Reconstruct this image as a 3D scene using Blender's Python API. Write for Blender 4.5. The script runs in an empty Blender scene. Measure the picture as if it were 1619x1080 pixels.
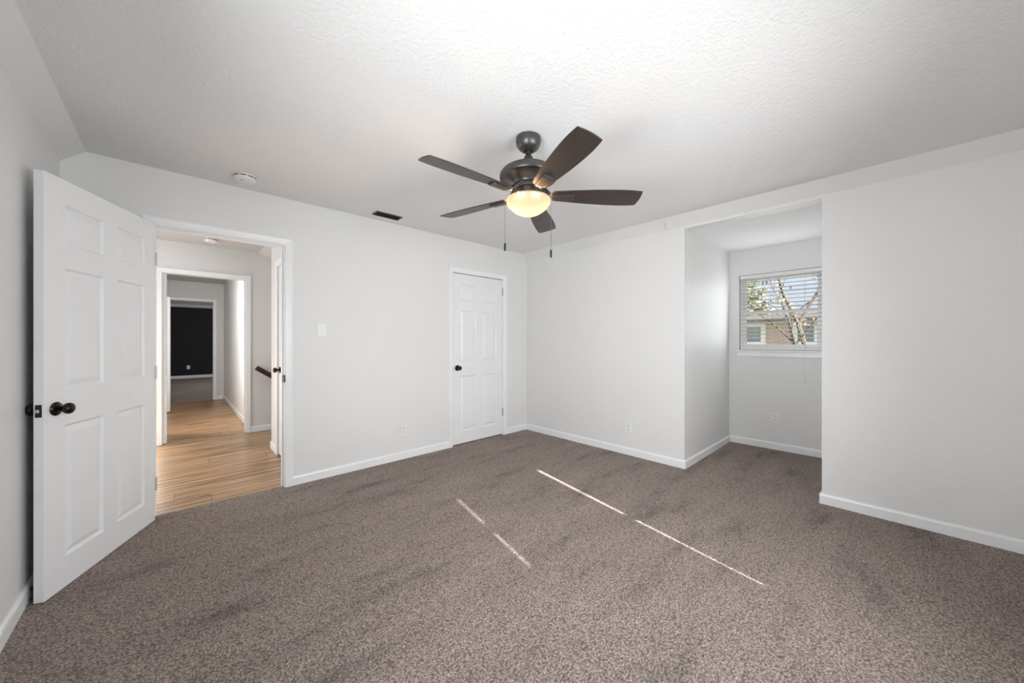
import bpy, bmesh, math, random
from mathutils import Vector, Matrix
random.seed(7)
R = math.radians
C = bpy.context.scene.collection
sc = bpy.context.scene

# ------------------------------------------------------------------ camera
cd = bpy.data.cameras.new('camera'); cam = bpy.data.objects.new('camera', cd); C.objects.link(cam)
cam.location = (0, 0, 1.236)
cam.rotation_euler = (R(90), 0, R(-43.26))
cd.sensor_width = 36; cd.lens = 567.0/1619.0*36.0
cd.shift_y = -1.0/1619.0
cd.clip_start = 0.02; cd.clip_end = 300
sc.camera = cam

# ------------------------------------------------------------------ colour management
sc.view_settings.view_transform = 'Standard'
sc.view_settings.look = 'None'
sc.view_settings.gamma = 1.0
sc.view_settings.use_curve_mapping = False
sc.view_settings.exposure = 0.26

# ------------------------------------------------------------------ sky and sun
w = bpy.data.worlds.new('sky'); sc.world = w; w.use_nodes = True
nt = w.node_tree; nt.nodes.clear()
out = nt.nodes.new('ShaderNodeOutputWorld'); bg = nt.nodes.new('ShaderNodeBackground')
sky = nt.nodes.new('ShaderNodeTexSky'); sky.sky_type = 'NISHITA'; sky.sun_disc = False
sky.sun_elevation = R(32); sky.sun_rotation = R(190); sky.air_density = 1.0; sky.dust_density = 4.0
bg.inputs['Strength'].default_value = 0.20
mxs = nt.nodes.new('ShaderNodeMix'); mxs.data_type = 'RGBA'; mxs.inputs[0].default_value = 0.72
nt.links.new(sky.outputs[0], mxs.inputs[6]); mxs.inputs[7].default_value = (3.6, 4.2, 5.2, 1)
nt.links.new(mxs.outputs[2], bg.inputs[0]); nt.links.new(bg.outputs[0], out.inputs[0])
SUN_DIR = Vector((0.1945, 1.0, -0.649))
def lamp(name, kind, loc, energy, color=(1, 1, 1), **kw):
    d = bpy.data.lights.new(name, kind); d.energy = energy; d.color = color
    for k, v in kw.items(): setattr(d, k, v)
    o = bpy.data.objects.new(name, d); C.objects.link(o); o.location = loc
    return o
def aim(o, d): o.rotation_euler = Vector(d).to_track_quat('-Z', 'Y').to_euler()
sun = lamp('sun', 'SUN', (0, -6, 6), 24.0, (1.0, 0.95, 0.88), angle=R(0.53)); aim(sun, SUN_DIR)
# daylight at the sunny and dormer windows, plus added fill lights without a window
def area_light(name, loc, d, sx, sy, energy, color=(1, 1, 1), **kw):
    o = lamp(name, 'AREA', loc, energy, color, shape='RECTANGLE', size=sx, size_y=sy, **kw); aim(o, d); return o
area_light('window_daylight', (1.40, -0.73, 1.25), (0.0, 1, -0.14), 1.8, 1.0, 38, (0.95, 0.98, 1.0), spread=R(134))
area_light('side_fill_light', (-0.49, 0.85, 1.35), (1, 0.15, 0.12), 1.3, 1.0, 38, (0.95, 0.98, 1.0), spread=R(128))  # added fill from the unseen left wall, no known window there
area_light('dormer_daylight', (4.945, 0.89, 1.57), (-1, 0, 0.1), 0.74, 0.80, 4.5, (0.93, 0.97, 1.0))
area_light('hall_fill_light', (-1.55, 4.8, 1.4), (1, 0, -0.22), 1.2, 1.5, 25, (0.69, 0.86, 1.0))  # added to brighten the hall from its unseen end
area_light('stair_fill_light', (2.3, 5.4, 1.6), (-1, 0, 0), 0.9, 1.2, 5, (0.9, 0.95, 1.0))  # added light for the stairwell, which has no window
area_light('far_room_fill_light', (3.3, 12.6, 1.4), (-1, 0.1, 0.0), 2.0, 1.6, 46, (0.95, 0.97, 1.0))  # fill added out of view for the far room
area_light('corridor_fill_light', (-0.10, 7.0, 1.35), (0.75, 1, -0.4), 1.6, 2.0, 32, (1.0, 0.98, 0.96))  # added to lift the dark second hall, wall behind it is closed

# ------------------------------------------------------------------ mesh helpers
def bm_(): return bmesh.new()
def box(bm, x0, x1, y0, y1, z0, z1, M=None):
    P = [(x0,y0,z0),(x1,y0,z0),(x1,y1,z0),(x0,y1,z0),(x0,y0,z1),(x1,y0,z1),(x1,y1,z1),(x0,y1,z1)]
    v = [bm.verts.new(M @ Vector(p) if M else p) for p in P]
    for f in ((0,3,2,1),(4,5,6,7),(0,1,5,4),(1,2,6,5),(2,3,7,6),(3,0,4,7)):
        bm.faces.new([v[i] for i in f])
    return v
def prism(bm, pts, m, a0, a1):
    """pts = closed outline of (p, q); m(p, q, a) -> 3-D point"""
    A = [bm.verts.new(m(p, q, a0)) for p, q in pts]; B = [bm.verts.new(m(p, q, a1)) for p, q in pts]
    n = len(pts)
    for i in range(n): bm.faces.new((A[i], A[(i+1) % n], B[(i+1) % n], B[i]))
    bm.faces.new(A[::-1]); bm.faces.new(B)
def lathe(bm, prof, seg=48, M=None, cap=True):
    rings = []
    for r, z in prof:
        if r < 1e-6:
            p = Vector((0, 0, z)); rings.append([bm.verts.new(M @ p if M else p)])
        else:
            rg = []
            for i in range(seg):
                a = 2*math.pi*i/seg; p = Vector((r*math.cos(a), r*math.sin(a), z))
                rg.append(bm.verts.new(M @ p if M else p))
            rings.append(rg)
    for a, b in zip(rings, rings[1:]):
        for i in range(seg):
            j = (i+1) % seg
            if len(a) == 1 and len(b) == 1: continue
            if len(a) == 1: bm.faces.new((a[0], b[i], b[j]))
            elif len(b) == 1: bm.faces.new((a[i], a[j], b[0]))
            else: bm.faces.new((a[i], a[j], b[j], b[i]))
    if cap:
        for rg in (rings[0], rings[-1]):
            if len(rg) > 2: bm.faces.new(rg)
def tube(bm, pts, r, seg=8, r1=None):
    pts = [Vector(p) for p in pts]; rings = []; n = len(pts)
    for i, p in enumerate(pts):
        t = (pts[min(i+1, n-1)] - pts[max(i-1, 0)]).normalized()
        u = t.cross(Vector((0, 0, 1)))
        if u.length < 1e-3: u = t.cross(Vector((1, 0, 0)))
        u.normalize(); v = t.cross(u)
        rr = r if r1 is None else r + (r1-r)*i/(n-1)
        rings.append([bm.verts.new(p + (u*math.cos(2*math.pi*k/seg) + v*math.sin(2*math.pi*k/seg))*rr) for k in range(seg)])
    for a, b in zip(rings, rings[1:]):
        for k in range(seg): bm.faces.new((a[k], a[(k+1) % seg], b[(k+1) % seg], b[k]))
    bm.faces.new(rings[0]); bm.faces.new(rings[-1][::-1])
def obj(name, bm, mat, parent=None, smooth=False, bevel=0, bseg=2, angle=35):
    bmesh.ops.recalc_face_normals(bm, faces=bm.faces)
    me = bpy.data.meshes.new(name); bm.to_mesh(me); bm.free()
    me.materials.append(mat)
    if smooth:
        for p in me.polygons: p.use_smooth = True
    o = bpy.data.objects.new(name, me); C.objects.link(o)
    if parent: o.parent = parent
    if bevel:
        m = o.modifiers.new('bevel', 'BEVEL'); m.width = bevel; m.segments = bseg; m.limit_method = 'ANGLE'; m.angle_limit = R(angle)
    if smooth:
        try: me.set_sharp_from_angle(angle=R(40))
        except Exception: pass
    return o
def tag(o, label, cat, group=None, kind=None):
    o['label'] = label; o['category'] = cat
    if group: o['group'] = group
    if kind: o['kind'] = kind
    return o
def empty(name, loc=(0, 0, 0), rz=0):
    o = bpy.data.objects.new(name, None); C.objects.link(o); o.location = loc; o.rotation_euler = (0, 0, rz)
    o.empty_display_size = 0.05
    return o
def struct(name, bm, mat, label, cat, **kw):
    o = obj(name, bm, mat, **kw); return tag(o, label, cat, kind='structure')

# ------------------------------------------------------------------ materials
def new_mat(name):
    m = bpy.data.materials.new(name); m.use_nodes = True
    n = m.node_tree; b = n.nodes['Principled BSDF']
    return m, n, b
def N(n, t, **kw):
    x = n.nodes.new(t)
    for k, v in kw.items(): setattr(x, k, v)
    return x
def objcoord(n, scale=(1, 1, 1)):
    g = N(n, 'ShaderNodeTexCoord'); mp = N(n, 'ShaderNodeMapping'); mp.inputs['Scale'].default_value = scale
    n.links.new(g.outputs['Object'], mp.inputs['Vector']); return mp.outputs[0]
def noise(n, vec, scale, detail=3, rough=0.55):
    t = N(n, 'ShaderNodeTexNoise'); t.inputs['Scale'].default_value = scale; t.inputs['Detail'].default_value = detail
    t.inputs['Roughness'].default_value = rough
    n.links.new(vec, t.inputs['Vector']); return t.outputs['Fac']
def ramp(n, fac, stops):
    r = N(n, 'ShaderNodeValToRGB'); e = r.color_ramp.elements
    while len(e) < len(stops): e.new(0.5)
    for k, (p, c) in enumerate(stops):
        e[k].position = p; e[k].color = (*c, 1) if len(c) == 3 else c
    n.links.new(fac, r.inputs[0]); return r.outputs[0]
def mixc(n, fac, a, b, blend='MIX'):
    m = N(n, 'ShaderNodeMix', data_type='RGBA', blend_type=blend)
    for sock, v in ((m.inputs[0], fac), (m.inputs[6], a), (m.inputs[7], b)):
        if hasattr(v, 'is_output'): n.links.new(v, sock)
        else: sock.default_value = v if not isinstance(v, tuple) else ((*v, 1) if len(v) == 3 else v)
    return m.outputs[2]
def bump(n, b, height, strength, dist):
    x = N(n, 'ShaderNodeBump'); x.inputs['Strength'].default_value = strength; x.inputs['Distance'].default_value = dist
    n.links.new(height, x.inputs['Height']); n.links.new(x.outputs[0], b.inputs['Normal'])
def plain(name, col, rough=0.5, metal=0.0, spec=0.5):
    m, n, b = new_mat(name)
    v = noise(n, objcoord(n), 9.0, 3)
    c = ramp(n, v, [(0.3, tuple(x*0.985 for x in col)), (0.7, tuple(min(1, x*1.01) for x in col))])
    n.links.new(c, b.inputs['Base Color'])
    b.inputs['Roughness'].default_value = rough; b.inputs['Metallic'].default_value = metal
    b.inputs['Specular IOR Level'].default_value = spec
    return m
def plaster(name, col, scale, strength, dist, rough=0.6, spec=0.35):
    m, n, b = new_mat(name); co = objcoord(n)
    v = noise(n, co, 0.9, 3)
    c = ramp(n, v, [(0.3, tuple(x*0.975 for x in col)), (0.7, col)])
    n.links.new(c, b.inputs['Base Color'])
    h1 = noise(n, co, scale, 3, 0.6)
    h = ramp(n, h1, [(0.42, (0, 0, 0)), (0.62, (1, 1, 1))])
    bump(n, b, h, strength, dist)
    b.inputs['Roughness'].default_value = rough; b.inputs['Specular IOR Level'].default_value = spec
    return m
M_wall = plaster('wall_paint', (0.80, 0.797, 0.79), 75, 0.22, 0.0025, 0.5)
M_hallwall = plaster('hall_wall_paint', (0.76, 0.755, 0.74), 75, 0.2, 0.002, 0.42)
M_gloss = plaster('semigloss_wall_paint', (0.78, 0.775, 0.765), 40, 0.2, 0.002, 0.45, 0.3)
M_ceil = plaster('ceiling_texture', (0.86, 0.86, 0.858), 58, 0.38, 0.0045, 0.8, 0.2)
M_hallceil_dim = plaster('hall_ceiling_dimmed', (0.60, 0.61, 0.62), 58, 0.38, 0.0045, 0.8, 0.2)  # greyer copy of the ceiling paint, the hall's dimness put into the colour
M_slope = plaster('slope_paint', (0.79, 0.785, 0.77), 75, 0.22, 0.0025, 0.55)
M_black = plaster('charcoal_wall_paint', (0.016, 0.016, 0.017), 60, 0.3, 0.003, 0.75)
M_trim = plain('trim_white_paint', (0.88, 0.885, 0.89), 0.32)
M_door = plain('door_white_paint', (0.85, 0.855, 0.86), 0.36)
M_plastic = plain('white_plastic', (0.82, 0.82, 0.81), 0.35)
M_hole = plain('dark_slot', (0.03, 0.03, 0.03), 0.7)
M_knob = plain('oil_rubbed_bronze', (0.035, 0.026, 0.022), 0.25, 0.85)
M_latch = plain('worn_bronze_plate', (0.05, 0.045, 0.042), 0.35, 0.8)
M_steel = plain('satin_steel', (0.6, 0.6, 0.6), 0.35, 1.0)
M_hinge = plain('painted_hinge', (0.55, 0.55, 0.54), 0.4, 0.4)
M_fan = plain('dark_pewter_metal', (0.105, 0.098, 0.095), 0.36, 0.75)
M_vent = plain('brown_metal', (0.085, 0.055, 0.042), 0.5, 0.3)
M_rail = plain('mahogany_wood', (0.05, 0.016, 0.010), 0.22)
M_shade = plain('blackout_shade', (0.75, 0.74, 0.72), 0.8)
M_slat = plain('blind_slat_white', (0.80, 0.80, 0.79), 0.4)
M_cord = plain('white_cord', (0.7, 0.7, 0.68), 0.7)
M_black_plastic = plain('black_fob', (0.012, 0.012, 0.012), 0.35)
M_chain = plain('bronze_chain', (0.16, 0.14, 0.12), 0.35, 0.9)

def carpet():
    m, n, b = new_mat('brown_carpet'); co = objcoord(n)
    tuft = N(n, 'ShaderNodeTexVoronoi', feature='F1'); tuft.inputs['Scale'].default_value = 105
    tuft.inputs['Randomness'].default_value = 1.0
    dis = N(n, 'ShaderNodeTexNoise'); dis.inputs['Scale'].default_value = 40; n.links.new(co, dis.inputs['Vector'])
    add = mixc(n, 0.022, co, dis.outputs['Color'], 'ADD')
    n.links.new(add, tuft.inputs['Vector'])
    fine = noise(n, co, 128, 5, 0.7)
    mid = noise(n, co, 34, 4, 0.6)
    # brushed pile: patches lying in different directions
    g = N(n, 'ShaderNodeTexCoord'); mp = N(n, 'ShaderNodeMapping'); mp.inputs['Scale'].default_value = (1.1, 3.6, 1)
    mp.inputs['Rotation'].default_value = (0, 0, R(-25)); n.links.new(g.outputs['Object'], mp.inputs['Vector'])
    patch = noise(n, mp.outputs[0], 1.25, 5, 0.62)
    c1 = ramp(n, fine, [(0.36, (0.135, 0.098, 0.083)), (0.5, (0.465, 0.375, 0.332)), (0.64, (0.75, 0.635, 0.570))])
    c2 = ramp(n, tuft.outputs['Distance'], [(0.0, (1, 1, 1)), (0.4, (0.95, 0.95, 0.95)), (0.75, (0.40, 0.37, 0.36))])  # gaps between tufts darkened in the colour to suggest pile shading
    c3 = ramp(n, patch, [(0.30, (0.56, 0.545, 0.545)), (0.44, (0.95, 0.94, 0.94)), (0.68, (1.12, 1.11, 1.09))])
    c4 = ramp(n, mid, [(0.33, (0.78, 0.77, 0.77)), (0.5, (1.0, 1.0, 1.0)), (0.7, (1.08, 1.08, 1.08))])
    c = mixc(n, 0.85, c1, c2, 'MULTIPLY'); c = mixc(n, 1.0, c, c3, 'MULTIPLY'); c = mixc(n, 0.9, c, c4, 'MULTIPLY')
    n.links.new(c, b.inputs['Base Color'])
    h = N(n, 'ShaderNodeMath', operation='SUBTRACT')
    n.links.new(fine, h.inputs[0]); n.links.new(tuft.outputs['Distance'], h.inputs[1])
    h2 = N(n, 'ShaderNodeMath', operation='MULTIPLY_ADD'); n.links.new(mid, h2.inputs[0]); h2.inputs[1].default_value = 1.5
    n.links.new(h.outputs[0], h2.inputs[2])
    bump(n, b, h2.outputs[0], 0.9, 0.012)
    b.inputs['Roughness'].default_value = 0.95; b.inputs['Specular IOR Level'].default_value = 0.08
    b.inputs['Sheen Weight'].default_value = 0.15
    return m
M_carpet = carpet()

def planks():
    m, n, b = new_mat('oak_laminate'); co = objcoord(n)
    br = N(n, 'ShaderNodeTexBrick'); br.offset = 0.0; br.squash = 1
    br.inputs['Scale'].default_value = 1.0; br.inputs['Brick Width'].default_value = 1.25; br.inputs['Row Height'].default_value = 0.19
    br.inputs['Mortar Size'].default_value = 0.0018; br.inputs['Mortar Smooth'].default_value = 0.2
    br.inputs['Color1'].default_value = (0, 0, 0, 1); br.inputs['Color2'].default_value = (1, 1, 1, 1); br.inputs['Bias'].default_value = 0
    sp = N(n, 'ShaderNodeSeparateXYZ'); n.links.new(co, sp.inputs[0])
    dv = N(n, 'ShaderNodeMath', operation='DIVIDE'); n.links.new(sp.outputs[1], dv.inputs[0]); dv.inputs[1].default_value = 0.19
    fl = N(n, 'ShaderNodeMath', operation='FLOOR'); n.links.new(dv.outputs[0], fl.inputs[0])
    wn = N(n, 'ShaderNodeTexWhiteNoise', noise_dimensions='1D'); n.links.new(fl.outputs[0], wn.inputs['W'])
    ax = N(n, 'ShaderNodeMath', operation='MULTIPLY_ADD'); n.links.new(wn.outputs['Value'], ax.inputs[0]); ax.inputs[1].default_value = 1.25; n.links.new(sp.outputs[0], ax.inputs[2])
    cb = N(n, 'ShaderNodeCombineXYZ'); n.links.new(ax.outputs[0], cb.inputs[0]); n.links.new(sp.outputs[1], cb.inputs[1])
    n.links.new(cb.outputs[0], br.inputs['Vector'])
    shift = N(n, 'ShaderNodeVectorMath', operation='MULTIPLY_ADD')
    n.links.new(br.outputs['Color'], shift.inputs[0]); shift.inputs[1].default_value = (3.1, 5.7, 0); n.links.new(co, shift.inputs[2])
    mp = N(n, 'ShaderNodeMapping'); mp.inputs['Scale'].default_value = (0.8, 17, 1); n.links.new(shift.outputs[0], mp.inputs['Vector'])
    g1 = noise(n, mp.outputs[0], 1.6, 5, 0.6)
    mp2 = N(n, 'ShaderNodeMapping'); mp2.inputs['Scale'].default_value = (2.5, 90, 1); n.links.new(shift.outputs[0], mp2.inputs['Vector'])
    g2 = noise(n, mp2.outputs[0], 1.5, 3, 0.6)
    c1 = ramp(n, g1, [(0.34, (0.155, 0.078, 0.035)), (0.45, (0.36, 0.205, 0.100)), (0.54, (0.55, 0.345, 0.190)), (0.68, (0.69, 0.475, 0.285))])
    c2 = ramp(n, g2, [(0.3, (0.82, 0.80, 0.78)), (0.6, (1.05, 1.05, 1.05))])
    c3 = ramp(n, br.outputs['Color'], [(0.0, (0.86, 0.85, 0.84)), (1.0, (1.08, 1.07, 1.06))])
    c = mixc(n, 0.8, c1, c2, 'MULTIPLY'); c = mixc(n, 1.0, c, c3, 'MULTIPLY')
    c = mixc(n, br.outputs['Fac'], c, (0.11, 0.065, 0.035))
    n.links.new(c, b.inputs['Base Color'])
    b.inputs['Roughness'].default_value = 0.34; b.inputs['Specular IOR Level'].default_value = 0.45
    bump(n, b, g2, 0.08, 0.001)
    return m
M_wood = planks()

def blade_mat():
    m, n, b = new_mat('fan_blade_walnut')
    co = objcoord(n, (6, 70, 6)); v = noise(n, co, 1.3, 4, 0.6)
    c = ramp(n, v, [(0.3, (0.022, 0.015, 0.013)), (0.7, (0.048, 0.034, 0.029))])
    n.links.new(c, b.inputs['Base Color']); b.inputs['Roughness'].default_value = 0.36
    b.inputs['Specular IOR Level'].default_value = 0.6
    return m
M_blade = blade_mat()
def frosted():
    m, n, b = new_mat('frosted_glass_bowl'); o = n.nodes['Material Output']
    tr = N(n, 'ShaderNodeBsdfTranslucent'); tr.inputs[0].default_value = (0.085, 0.082, 0.078, 1)
    df = N(n, 'ShaderNodeBsdfDiffuse'); df.inputs[0].default_value = (0.85, 0.82, 0.76, 1)
    em = N(n, 'ShaderNodeEmission'); em.inputs[0].default_value = (1.0, 0.80, 0.55, 1); em.inputs[1].default_value = 0.14
    tp = N(n, 'ShaderNodeBsdfTransparent'); tp.inputs[0].default_value = (1.0, 0.90, 0.75, 1)
    m0 = N(n, 'ShaderNodeMixShader'); m0.inputs[0].default_value = 0.3
    n.links.new(tr.outputs[0], m0.inputs[1]); n.links.new(df.outputs[0], m0.inputs[2])
    mx = N(n, 'ShaderNodeMixShader'); mx.inputs[0].default_value = 0.45
    n.links.new(m0.outputs[0], mx.inputs[1]); n.links.new(tp.outputs[0], mx.inputs[2])
    ad = N(n, 'ShaderNodeAddShader'); n.links.new(mx.outputs[0], ad.inputs[0]); n.links.new(em.outputs[0], ad.inputs[1])
    n.links.new(ad.outputs[0], o.inputs['Surface']); return m
M_bowl = frosted()
def pane_mat():
    m, n, b = new_mat('window_glass'); o = n.nodes['Material Output']
    t = N(n, 'ShaderNodeBsdfTransparent'); t.inputs[0].default_value = (0.96, 0.96, 0.96, 1)
    g = N(n, 'ShaderNodeBsdfGlossy'); g.inputs['Roughness'].default_value = 0.02
    f = N(n, 'ShaderNodeFresnel'); f.inputs[0].default_value = 1.45
    mx = N(n, 'ShaderNodeMixShader')
    n.links.new(f.outputs[0], mx.inputs[0]); n.links.new(t.outputs[0], mx.inputs[1]); n.links.new(g.outputs[0], mx.inputs[2])
    n.links.new(mx.outputs[0], o.inputs['Surface']); return m
M_glass = pane_mat()

# ------------------------------------------------------------------ room shell
XL, XR, YB, YN, ZC = -0.515, 3.59, 3.52, -0.75, 2.44      # left, right, door wall, window wall, ceiling
AY0, AY1, AX = 0.372, 1.382, 4.98                          # dormer alcove
ZA = 2.322
LO = 2.345
D1 = (-0.105, 0.675); D2 = (2.366, 3.150)                  # clear door openings in the door wall
HD = 2.04

b = bm_(); box(b, XL-0.2, 5.1, YN-0.14, 3.565, -0.12, 0.0)
struct('floor', b, M_carpet, 'brown cut-pile bedroom carpet with two thin sunlit streaks', 'floor')
b = bm_(); box(b, XL-0.2, XR+0.25, YN-0.14, YB+0.01, ZC, ZC+0.12)
struct('ceiling', b, M_ceil, 'white textured bedroom ceiling with the fan hanging from it', 'ceiling')
b = bm_(); prism(b, [(XL-0.12, -0.1), (XL, -0.1), (XL, LO), (-0.410, ZC+0.001), (-0.410, ZC+0.06), (XL-0.12, ZC+0.06)], lambda p, q, a: (p, a, q), YN-0.12, YB+0.12)
struct('wall_left', b, M_wall, 'white wall behind the open panel door at the far left', 'wall')
# wall with the doors
b = bm_()
Y0, Y1 = YB, YB+0.12
for x0, x1, z0, z1 in ((XL-0.12, D1[0]-0.02, -0.1, 2.56), (D1[0]-0.02, D1[1]+0.02, HD+0.02, 2.56), (D1[1]+0.02, D2[0]-0.02, -0.1, 2.56),
                       (D2[0]-0.02, D2[1]+0.02, HD+0.02, 2.56), (D2[1]+0.02, XR+0.12, -0.1, 2.56)):
    box(b, x0, x1, Y0, Y1, z0, z1)
struct('wall_back', b, M_wall, 'long white wall holding the hall doorway and the closet door', 'wall')
# slab added behind the closed closet door to block light leaks
b = bm_(); box(b, 2.1, 3.7, 3.64, 3.70, -0.1, 2.56)
struct('closet_light_block', b, M_wall, 'unseen slab added behind the closed closet door to block light', 'wall')
# right-hand walls
slope = [(XR, LO), (3.497, ZC+0.001), (3.497, ZC+0.06), (XR+0.12, ZC+0.06)]
mx_ = lambda p, q, a: (p, a, q)
b = bm_(); prism(b, [(XR, -0.1)] + slope + [(XR+0.12, -0.1)], mx_, AY1, YB+0.12)
struct('wall_right', b, M_wall, 'white wall between the closet corner and the window alcove', 'wall')
b = bm_(); prism(b, [(XR, -0.1)] + slope + [(XR+0.12, -0.1)], mx_, YN-0.12, AY0)
struct('wall_right_near', b, M_wall, 'large blank white wall at the right edge', 'wall')
b = bm_(); prism(b, [(XR, ZA)] + slope + [(XR+0.12, ZA)], mx_, AY0, AY1)
struct('wall_right_header', b, M_wall, 'sloped white strip above the window alcove', 'wall')
b = bm_(); box(b, XR+0.12, AX+0.12, AY1, AY1+0.1, -0.1, 2.5)
struct('wall_alcove_left', b, M_gloss, 'glossy white side wall of the window alcove', 'wall')
b = bm_(); box(b, XR+0.12, AX+0.12, AY0-0.1, AY0, -0.1, 2.5)
struct('wall_alcove_right', b, M_gloss, 'hidden side wall of the window alcove', 'wall')
WY0, WY1, WZ0, WZ1 = 0.50, 1.278, 1.115, 2.022
b = bm_()
for y0, y1, z0, z1 in ((AY0-0.1, WY0, -0.1, 2.5), (WY1, AY1+0.1, -0.1, 2.5), (WY0, WY1, -0.1, WZ0), (WY0, WY1, WZ1, 2.5)):
    box(b, AX, AX+0.12, y0, y1, z0, z1)
struct('wall_alcove_back', b, M_wall, 'white wall around the alcove window', 'wall')
b = bm_(); box(b, XR+0.12, AX, AY0, AY1, ZA, ZA+0.12)
struct('ceiling_alcove', b, M_ceil, 'textured white ceiling of the window alcove', 'ceiling')
# wall behind the photographer with the sunny window
OX0, OX1, OZ0, OZ1 = 0.90, 2.06, 0.70, 2.10
b = bm_()
for x0, x1, z0, z1 in ((XL-0.12, OX0, -0.1, 2.56), (OX1, XR+0.12, -0.1, 2.56), (OX0, OX1, -0.1, OZ0), (OX0, OX1, OZ1, 2.56)):
    box(b, x0, x1, YN-0.12, YN, z0, z1)
struct('wall_front', b, M_wall, 'wall behind the camera with the sunny window', 'wall')
w2 = empty('window_2', (1.45, YN-0.1, OZ0)); tag(w2, 'window with drawn shade behind the camera', 'window', kind='structure')
def kid(name, bm, mat, parent, **kw):
    """mesh given in world space, parented to a thing that is not rotated"""
    L = parent.matrix_basis.copy()
    q = parent.parent
    while q: L = q.matrix_basis @ L; q = q.parent
    bmesh.ops.transform(bm, matrix=L.inverted(), verts=bm.verts)
    return obj(name, bm, mat, parent, **kw)
b = bm_(); ya, yb = YN-0.118, YN-0.10
for x0, x1, z0, z1 in ((OX0, 0.983, OZ0, OZ1), (1.923, OX1, OZ0, OZ1), (0.983, 1.923, OZ0, 0.84), (0.983, 1.923, 2.068, OZ1),
                       (0.983, 1.923, 1.350, 1.408), (0.983, 1.1, 1.40, 1.44), (0.983, 1.1, 1.700, 1.782), (0.983, 1.0, 0.84, 1.44)):  # short blocks over the left slit are added to break the sun streak
    box(b, x0, x1, ya, yb, z0, z1)
kid('window_frame', b, M_trim, w2)
b = bm_(); prism(b, [(0.986, OZ0), (1.916, OZ0), (1.9165, 0.84), (1.900, 1.9), (1.900, OZ1), (0.994, OZ1), (0.994, 1.35)], lambda p, q, a: (p, a, q), YN-0.099, YN-0.095); kid('roller_shade', b, M_shade, w2)

w3 = empty('added_window_3', (XL, 0.85, 0.80)); tag(w3, 'made-up window on the uncut left wall, dressing the side fill light', 'window', kind='structure')  # frame and shade added around the fill light, no opening behind
b = bm_()
for y0, y1, z0, z1 in ((0.12, 0.19, 0.78, 1.92), (1.51, 1.58, 0.78, 1.92), (0.19, 1.51, 0.78, 0.85), (0.19, 1.51, 1.85, 1.92)): box(b, XL-0.001, XL+0.018, y0, y1, z0, z1)
kid('window_frame', b, M_trim, w3)
b = bm_(); box(b, XL-0.001, XL+0.008, 0.19, 1.51, 0.85, 1.85); kid('roller_shade', b, M_shade, w3)

# ------------------------------------------------------------------ baseboards
BB = [(0, 0), (0.013, 0), (0.013, 0.062), (0.010, 0.072), (0.005, 0.077), (0, 0.078)]
def baseboard(name, m, a0, a1, label, mat=None):
    b = bm_(); prism(b, BB, m, a0, a1)
    return struct(name, b, mat or M_trim, label, 'baseboard')
baseboard('baseboard_left', lambda p, q, a: (XL+p, a, q), YN, YB, 'white baseboard running behind the open door at left')
baseboard('baseboard_back', lambda p, q, a: (a, YB-p, q), D1[1]+0.058, D2[0]-0.055, 'white baseboard between the hall doorway and the closet')
baseboard('baseboard_corner', lambda p, q, a: (a, YB-p, q), D2[1]+0.055, XR, 'short white baseboard right of the closet door')
baseboard('baseboard_right', lambda p, q, a: (XR-p, a, q), AY1-0.013, YB-0.013, 'white baseboard from closet corner to the alcove')
baseboard('baseboard_alcove_left', lambda p, q, a: (a, AY1-p, q), XR-0.0, AX, 'white baseboard on the left side of the alcove')
baseboard('baseboard_alcove_back', lambda p, q, a: (AX-p, a, q), AY0, AY1-0.013, 'white baseboard under the alcove window')
baseboard('baseboard_alcove_right', lambda p, q, a: (a, AY0+p, q), XR, AX-0.013, 'hidden baseboard on the right side of the alcove')
baseboard('baseboard_right_near', lambda p, q, a: (XR-p, a, q), YN, AY0+0.013, 'white baseboard along the blank right wall')

# ------------------------------------------------------------------ door trims (casing and jamb)
CAS = [(0.004, 0), (0.004, 0.008), (0.008, 0.012), (0.030, 0.014), (0.050, 0.017), (0.058, 0.015), (0.060, 0)]
def sweep(bm, prof, m, a0, a1, zt, z0=0.0):
    rings = []
    for k, (a, z, sa, sz) in enumerate(((a0, z0, -1, 0), (a0, zt, -1, 1), (a1, zt, 1, 1), (a1, z0, 1, 0))):
        rings.append([bm.verts.new(m(a+sa*o, z+sz*o, t)) for o, t in prof])
    n = len(prof)
    for A, B in zip(rings, rings[1:]):
        for i in range(n): bm.faces.new((A[i], A[(i+1) % n], B[(i+1) % n], B[i]))
    bm.faces.new(rings[0]); bm.faces.new(rings[-1][::-1])
def jamb(bm, m, a0, a1, zt, depth, th=0.02, z0=0.0, stop=None):
    def bx(u0, u1, z0, z1, t0, t1):
        P = [m(u, z, t) for z in (z0, z1) for t in (t0, t1) for u in (u0, u1)]
        v = [bm.verts.new(p) for p in P]
        for f in ((0,1,3,2),(4,6,7,5),(0,4,5,1),(1,5,7,3),(3,7,6,2),(2,6,4,0)): bm.faces.new([v[i] for i in f])
    bx(a0-th, a0, z0, zt+th, 0, -depth); bx(a1, a1+th, z0, zt+th, 0, -depth); bx(a0, a1, zt, zt+th, 0, -depth)
    if stop:
        s0, s1 = stop
        bx(a0, a0+0.011, z0, zt, s0, s1); bx(a1-0.011, a1, z0, zt, s0, s1); bx(a0+0.011, a1-0.011, zt-0.011, zt, s0, s1)
mA = lambda a, z, t: (a, YB-t, z)
mAb = lambda a, z, t: (a, YB+0.12+t, z)
t1 = bm_(); sweep(t1, CAS, mA, D1[0], D1[1], HD); jamb(t1, mA, D1[0], D1[1], HD, 0.12, stop=(-0.04, -0.075)); sweep(t1, CAS, mAb, D1[0], D1[1], HD)
trim1 = struct('trim_1', t1, M_trim, 'white casing and jamb around the open hall doorway', 'door trim')
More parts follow.
